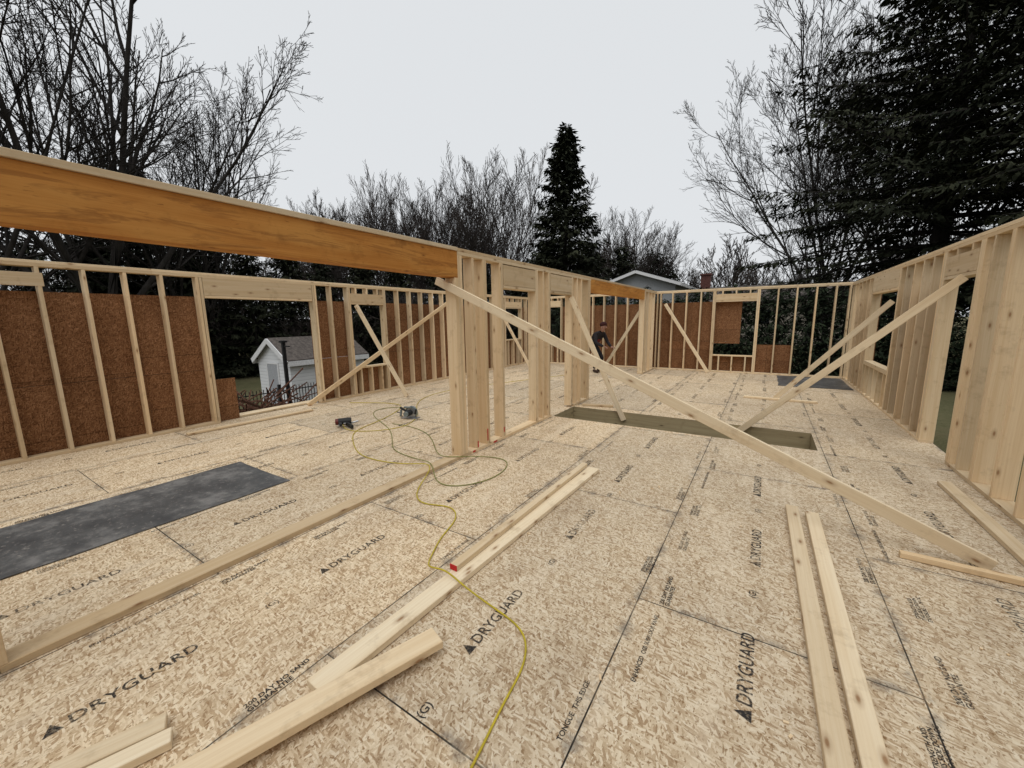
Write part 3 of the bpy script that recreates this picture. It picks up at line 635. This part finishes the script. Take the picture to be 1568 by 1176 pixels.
# ------------------------------------------------------------ shed, fence, woodpile
MWS=M('white_siding',0.6,.3); z_=MWS.n('ShaderNodeSeparateXYZ',None,Vector=MWS.obj()).outputs[2]
fr_=MWS.math('FRACT',MWS.math('MULTIPLY',z_,7.0)); MWS.col(MWS.ramp(fr_,[(0,(.35,.36,.37)),(.12,(.66,.67,.68)),(1,(.72,.73,.74))])); MWS=MWS.m
MSH=plain('asphalt_shingles',(0.10,0.085,0.075),0.95,.4,9); MGR=plain('grey_shingles',(0.17,0.18,0.19),0.95,.25,6); MBRK=plain('chimney_brick',(0.12,0.05,0.042),.9,.3,12)
MGL=plain('dark_window_glass',(0.03,0.035,0.04),0.15); MTRIM=plain('white_trim',(.7,.7,.7),.5)
def gable(name,x0,x1,y0,y1,zb,ze,zr,axis,wall,roof,over=.25,fascia=None):
    e=empty(name)
    if axis=='y':
        xm=(x0+x1)/2; v=[(x0,y0,zb),(x1,y0,zb),(x1,y1,zb),(x0,y1,zb),(x0,y0,ze),(x1,y0,ze),(x1,y1,ze),(x0,y1,ze),(xm,y0,zr),(xm,y1,zr)]
        f=[(0,1,5,8,4),(2,3,7,9,6),(1,2,6,5),(3,0,4,7)]
    else:
        ym=(y0+y1)/2; v=[(x0,y0,zb),(x1,y0,zb),(x1,y1,zb),(x0,y1,zb),(x0,y0,ze),(x1,y0,ze),(x1,y1,ze),(x0,y1,ze),(x0,ym,zr),(x1,ym,zr)]
        f=[(0,1,5,4),(2,3,7,6),(1,2,6,9,5),(3,0,4,8,7)]
    mesh_obj('walls',v,f,wall,e)
    b=B(); t=.08; fb=B()
    if axis=='y':
        for s in(-1,1):
            xm=(x0+x1)/2; hw=(x1-x0)/2; sl=(zr-ze)/hw; xe=xm+s*(hw+over); zE=ze-sl*over
            a=Vector((xm,0,zr+.06));c_=Vector((xe,0,zE+.06)); d=c_-a
            b.hexa((a+d/2)+Vector((0,y0-over,0)),(0,1,0),d,0,y1-y0+2*over,d.length,t)
            if fascia:
                fb.hexa(a+Vector((0,y0-over-.03,-.08)),d,(0,1,0),0,d.length,.04,.20)
                fb.hexa(c_+Vector((s*.02,y0-over,-.10)),(0,1,0),(1,0,0),0,y1-y0+2*over,.04,.2)
    else:
        for s in(-1,1):
            ym=(y0+y1)/2; hw=(y1-y0)/2; sl=(zr-ze)/hw; yE=ym+s*(hw+over); zE=ze-sl*over
            a=Vector((0,ym,zr+.06));c_=Vector((0,yE,zE+.06)); d=c_-a
            b.hexa((a+d/2)+Vector((x0-over,0,0)),(1,0,0),d,0,x1-x0+2*over,d.length,t)
    b.done('roof',[roof],e)
    if fascia: fb.done('fascia',[fascia],e)
    return e
e=gable('garden_shed',-18.5,-16,8.5,12,-1.95,.16,.95,'y',MWS,MSH,.15,MTRIM)
b=B(); b.ax(-17.7,-16.9,8.46,8.495,-1.8,-.05,'z'); b.done('door',[plain('grey_door',(.35,.36,.38),.6)],e)
b=B()
for (x0,x1,z0,z1) in((-17.76,-17.70,-1.8,.0),(-16.9,-16.84,-1.8,.0),(-17.7,-16.9,-.05,.0)): b.ax(x0,x1,8.45,8.495,z0,z1,'z')
b.ax(-16.0,-15.96,9.8,10.6,-.9,-.2,'y'); b.done('trim',[MTRIM],e)
b=B(); b.ax(-15.958,-15.95,9.87,10.53,-.83,-.27,'y'); b.done('window',[MGL],e)
e=gable('neighbour_house',-11.0,-5.6,30.3,43,-1.2,4.05,4.95,'y',plain('grey_siding',(.30,.31,.32),.7),MGR,.45,MTRIM)
b=B()
for x in(-10.2,-7.6): b.ax(x,x+1.1,30.25,30.29,2.2,3.3,'x')
b.done('windows',[MGL],e)
e=gable('neighbour_house.001',-7,6,44,52,-1.2,2.9,4.6,'x',plain('tan_siding',(.4,.36,.3),.7),MSH,.4)
b=B(); b.ax(-6.1,-5.2,46.2,47.0,3.0,5.85,'z'); b.ax(-6.2,-5.1,46.1,47.1,5.85,6.0,'z'); b.done('chimney',[MBRK],e)
b=B()
for x in(-5,-1,3): b.ax(x,x+1.2,43.95,43.99,.9,2.2,'x')
b.done('windows',[MGL],e)
b=B(); y=4.5
while y<14.5:
    b.ax(-14.01,-13.99,y-.01,y+.01,-1.75,-.55,'z'); y+=.11
for z in(-1.6,-.7): b.ax(-14.02,-13.98,4.5,14.5,z,z+.03,'y')
for y in(4.5,7,9.5,12,14.5): b.ax(-14.04,-13.96,y-.04,y+.04,-1.8,-.45,'z')
b.done('black_metal_fence',[MBLK])
b=B(); b.ax(-14.55,-14.45,7.5,7.6,-1.8,.95,'z'); b.ax(-14.6,-14.4,7.45,7.65,.95,1.02,'z'); b.ax(-14.53,-14.1,7.53,7.57,.80,.84,'x'); b.done('black_post',[MBLK])
b=B()
for i in range(200):
    x=R.gauss(-13.2,.7);y=R.gauss(5.9,.7);z=gz(x,y)+abs(R.gauss(0,.4)); a=R.uniform(0,6.28);q=R.uniform(-.3,.9); l=R.uniform(.5,1.6)
    b.seg((x,y,z),(x+l*math.cos(a)*math.cos(q),y+l*math.sin(a)*math.cos(q),z+l*math.sin(q)),.03,.03,(0,0,1) )
b.done('brush_pile',[plain('reddish_twigs',(0.11,0.05,0.03),.9,.4)])

# ------------------------------------------------------------ world, light, camera
w=bpy.data.worlds.new('World'); sc.world=w; w.use_nodes=True; nt=w.node_tree; bg=nt.nodes['Background']
sky=nt.nodes.new('ShaderNodeTexSky'); sky.sky_type='NISHITA'; sky.sun_disc=False; sky.sun_elevation=math.radians(60); sky.sun_rotation=math.radians(-160); sky.dust_density=4
hs=nt.nodes.new('ShaderNodeHueSaturation'); hs.inputs['Saturation'].default_value=.2; nt.links.new(sky.outputs[0],hs.inputs['Color'])
mx=nt.nodes.new('ShaderNodeMix'); mx.data_type='RGBA'; mx.inputs[0].default_value=.88; nt.links.new(hs.outputs[0],mx.inputs[6]); mx.inputs[7].default_value=(8.1,8.35,8.6,1)
nt.links.new(mx.outputs[2],bg.inputs[0]); bg.inputs[1].default_value=.1
sl=bpy.data.lights.new('overcast_sun','SUN'); sl.energy=1.3; sl.angle=math.radians(50); sl.color=(1,.985,.965)
so=bpy.data.objects.new('overcast_sun',sl); so.rotation_euler=(math.radians(30),0,math.radians(20)); so.location=(0,0,20); COL.objects.link(so)
cam=bpy.data.cameras.new('camera'); co=bpy.data.objects.new('camera',cam); COL.objects.link(co); sc.camera=co
cam.sensor_width=36; cam.lens=36*605/1568; cam.clip_start=.05; cam.clip_end=2000
co.location=(0,0,1.65)
rm=Euler((math.radians(90-9.3),0,math.radians(32.6))).to_matrix()@Matrix.Rotation(math.radians(-.85),3,'Z')
co.rotation_euler=rm.to_euler()
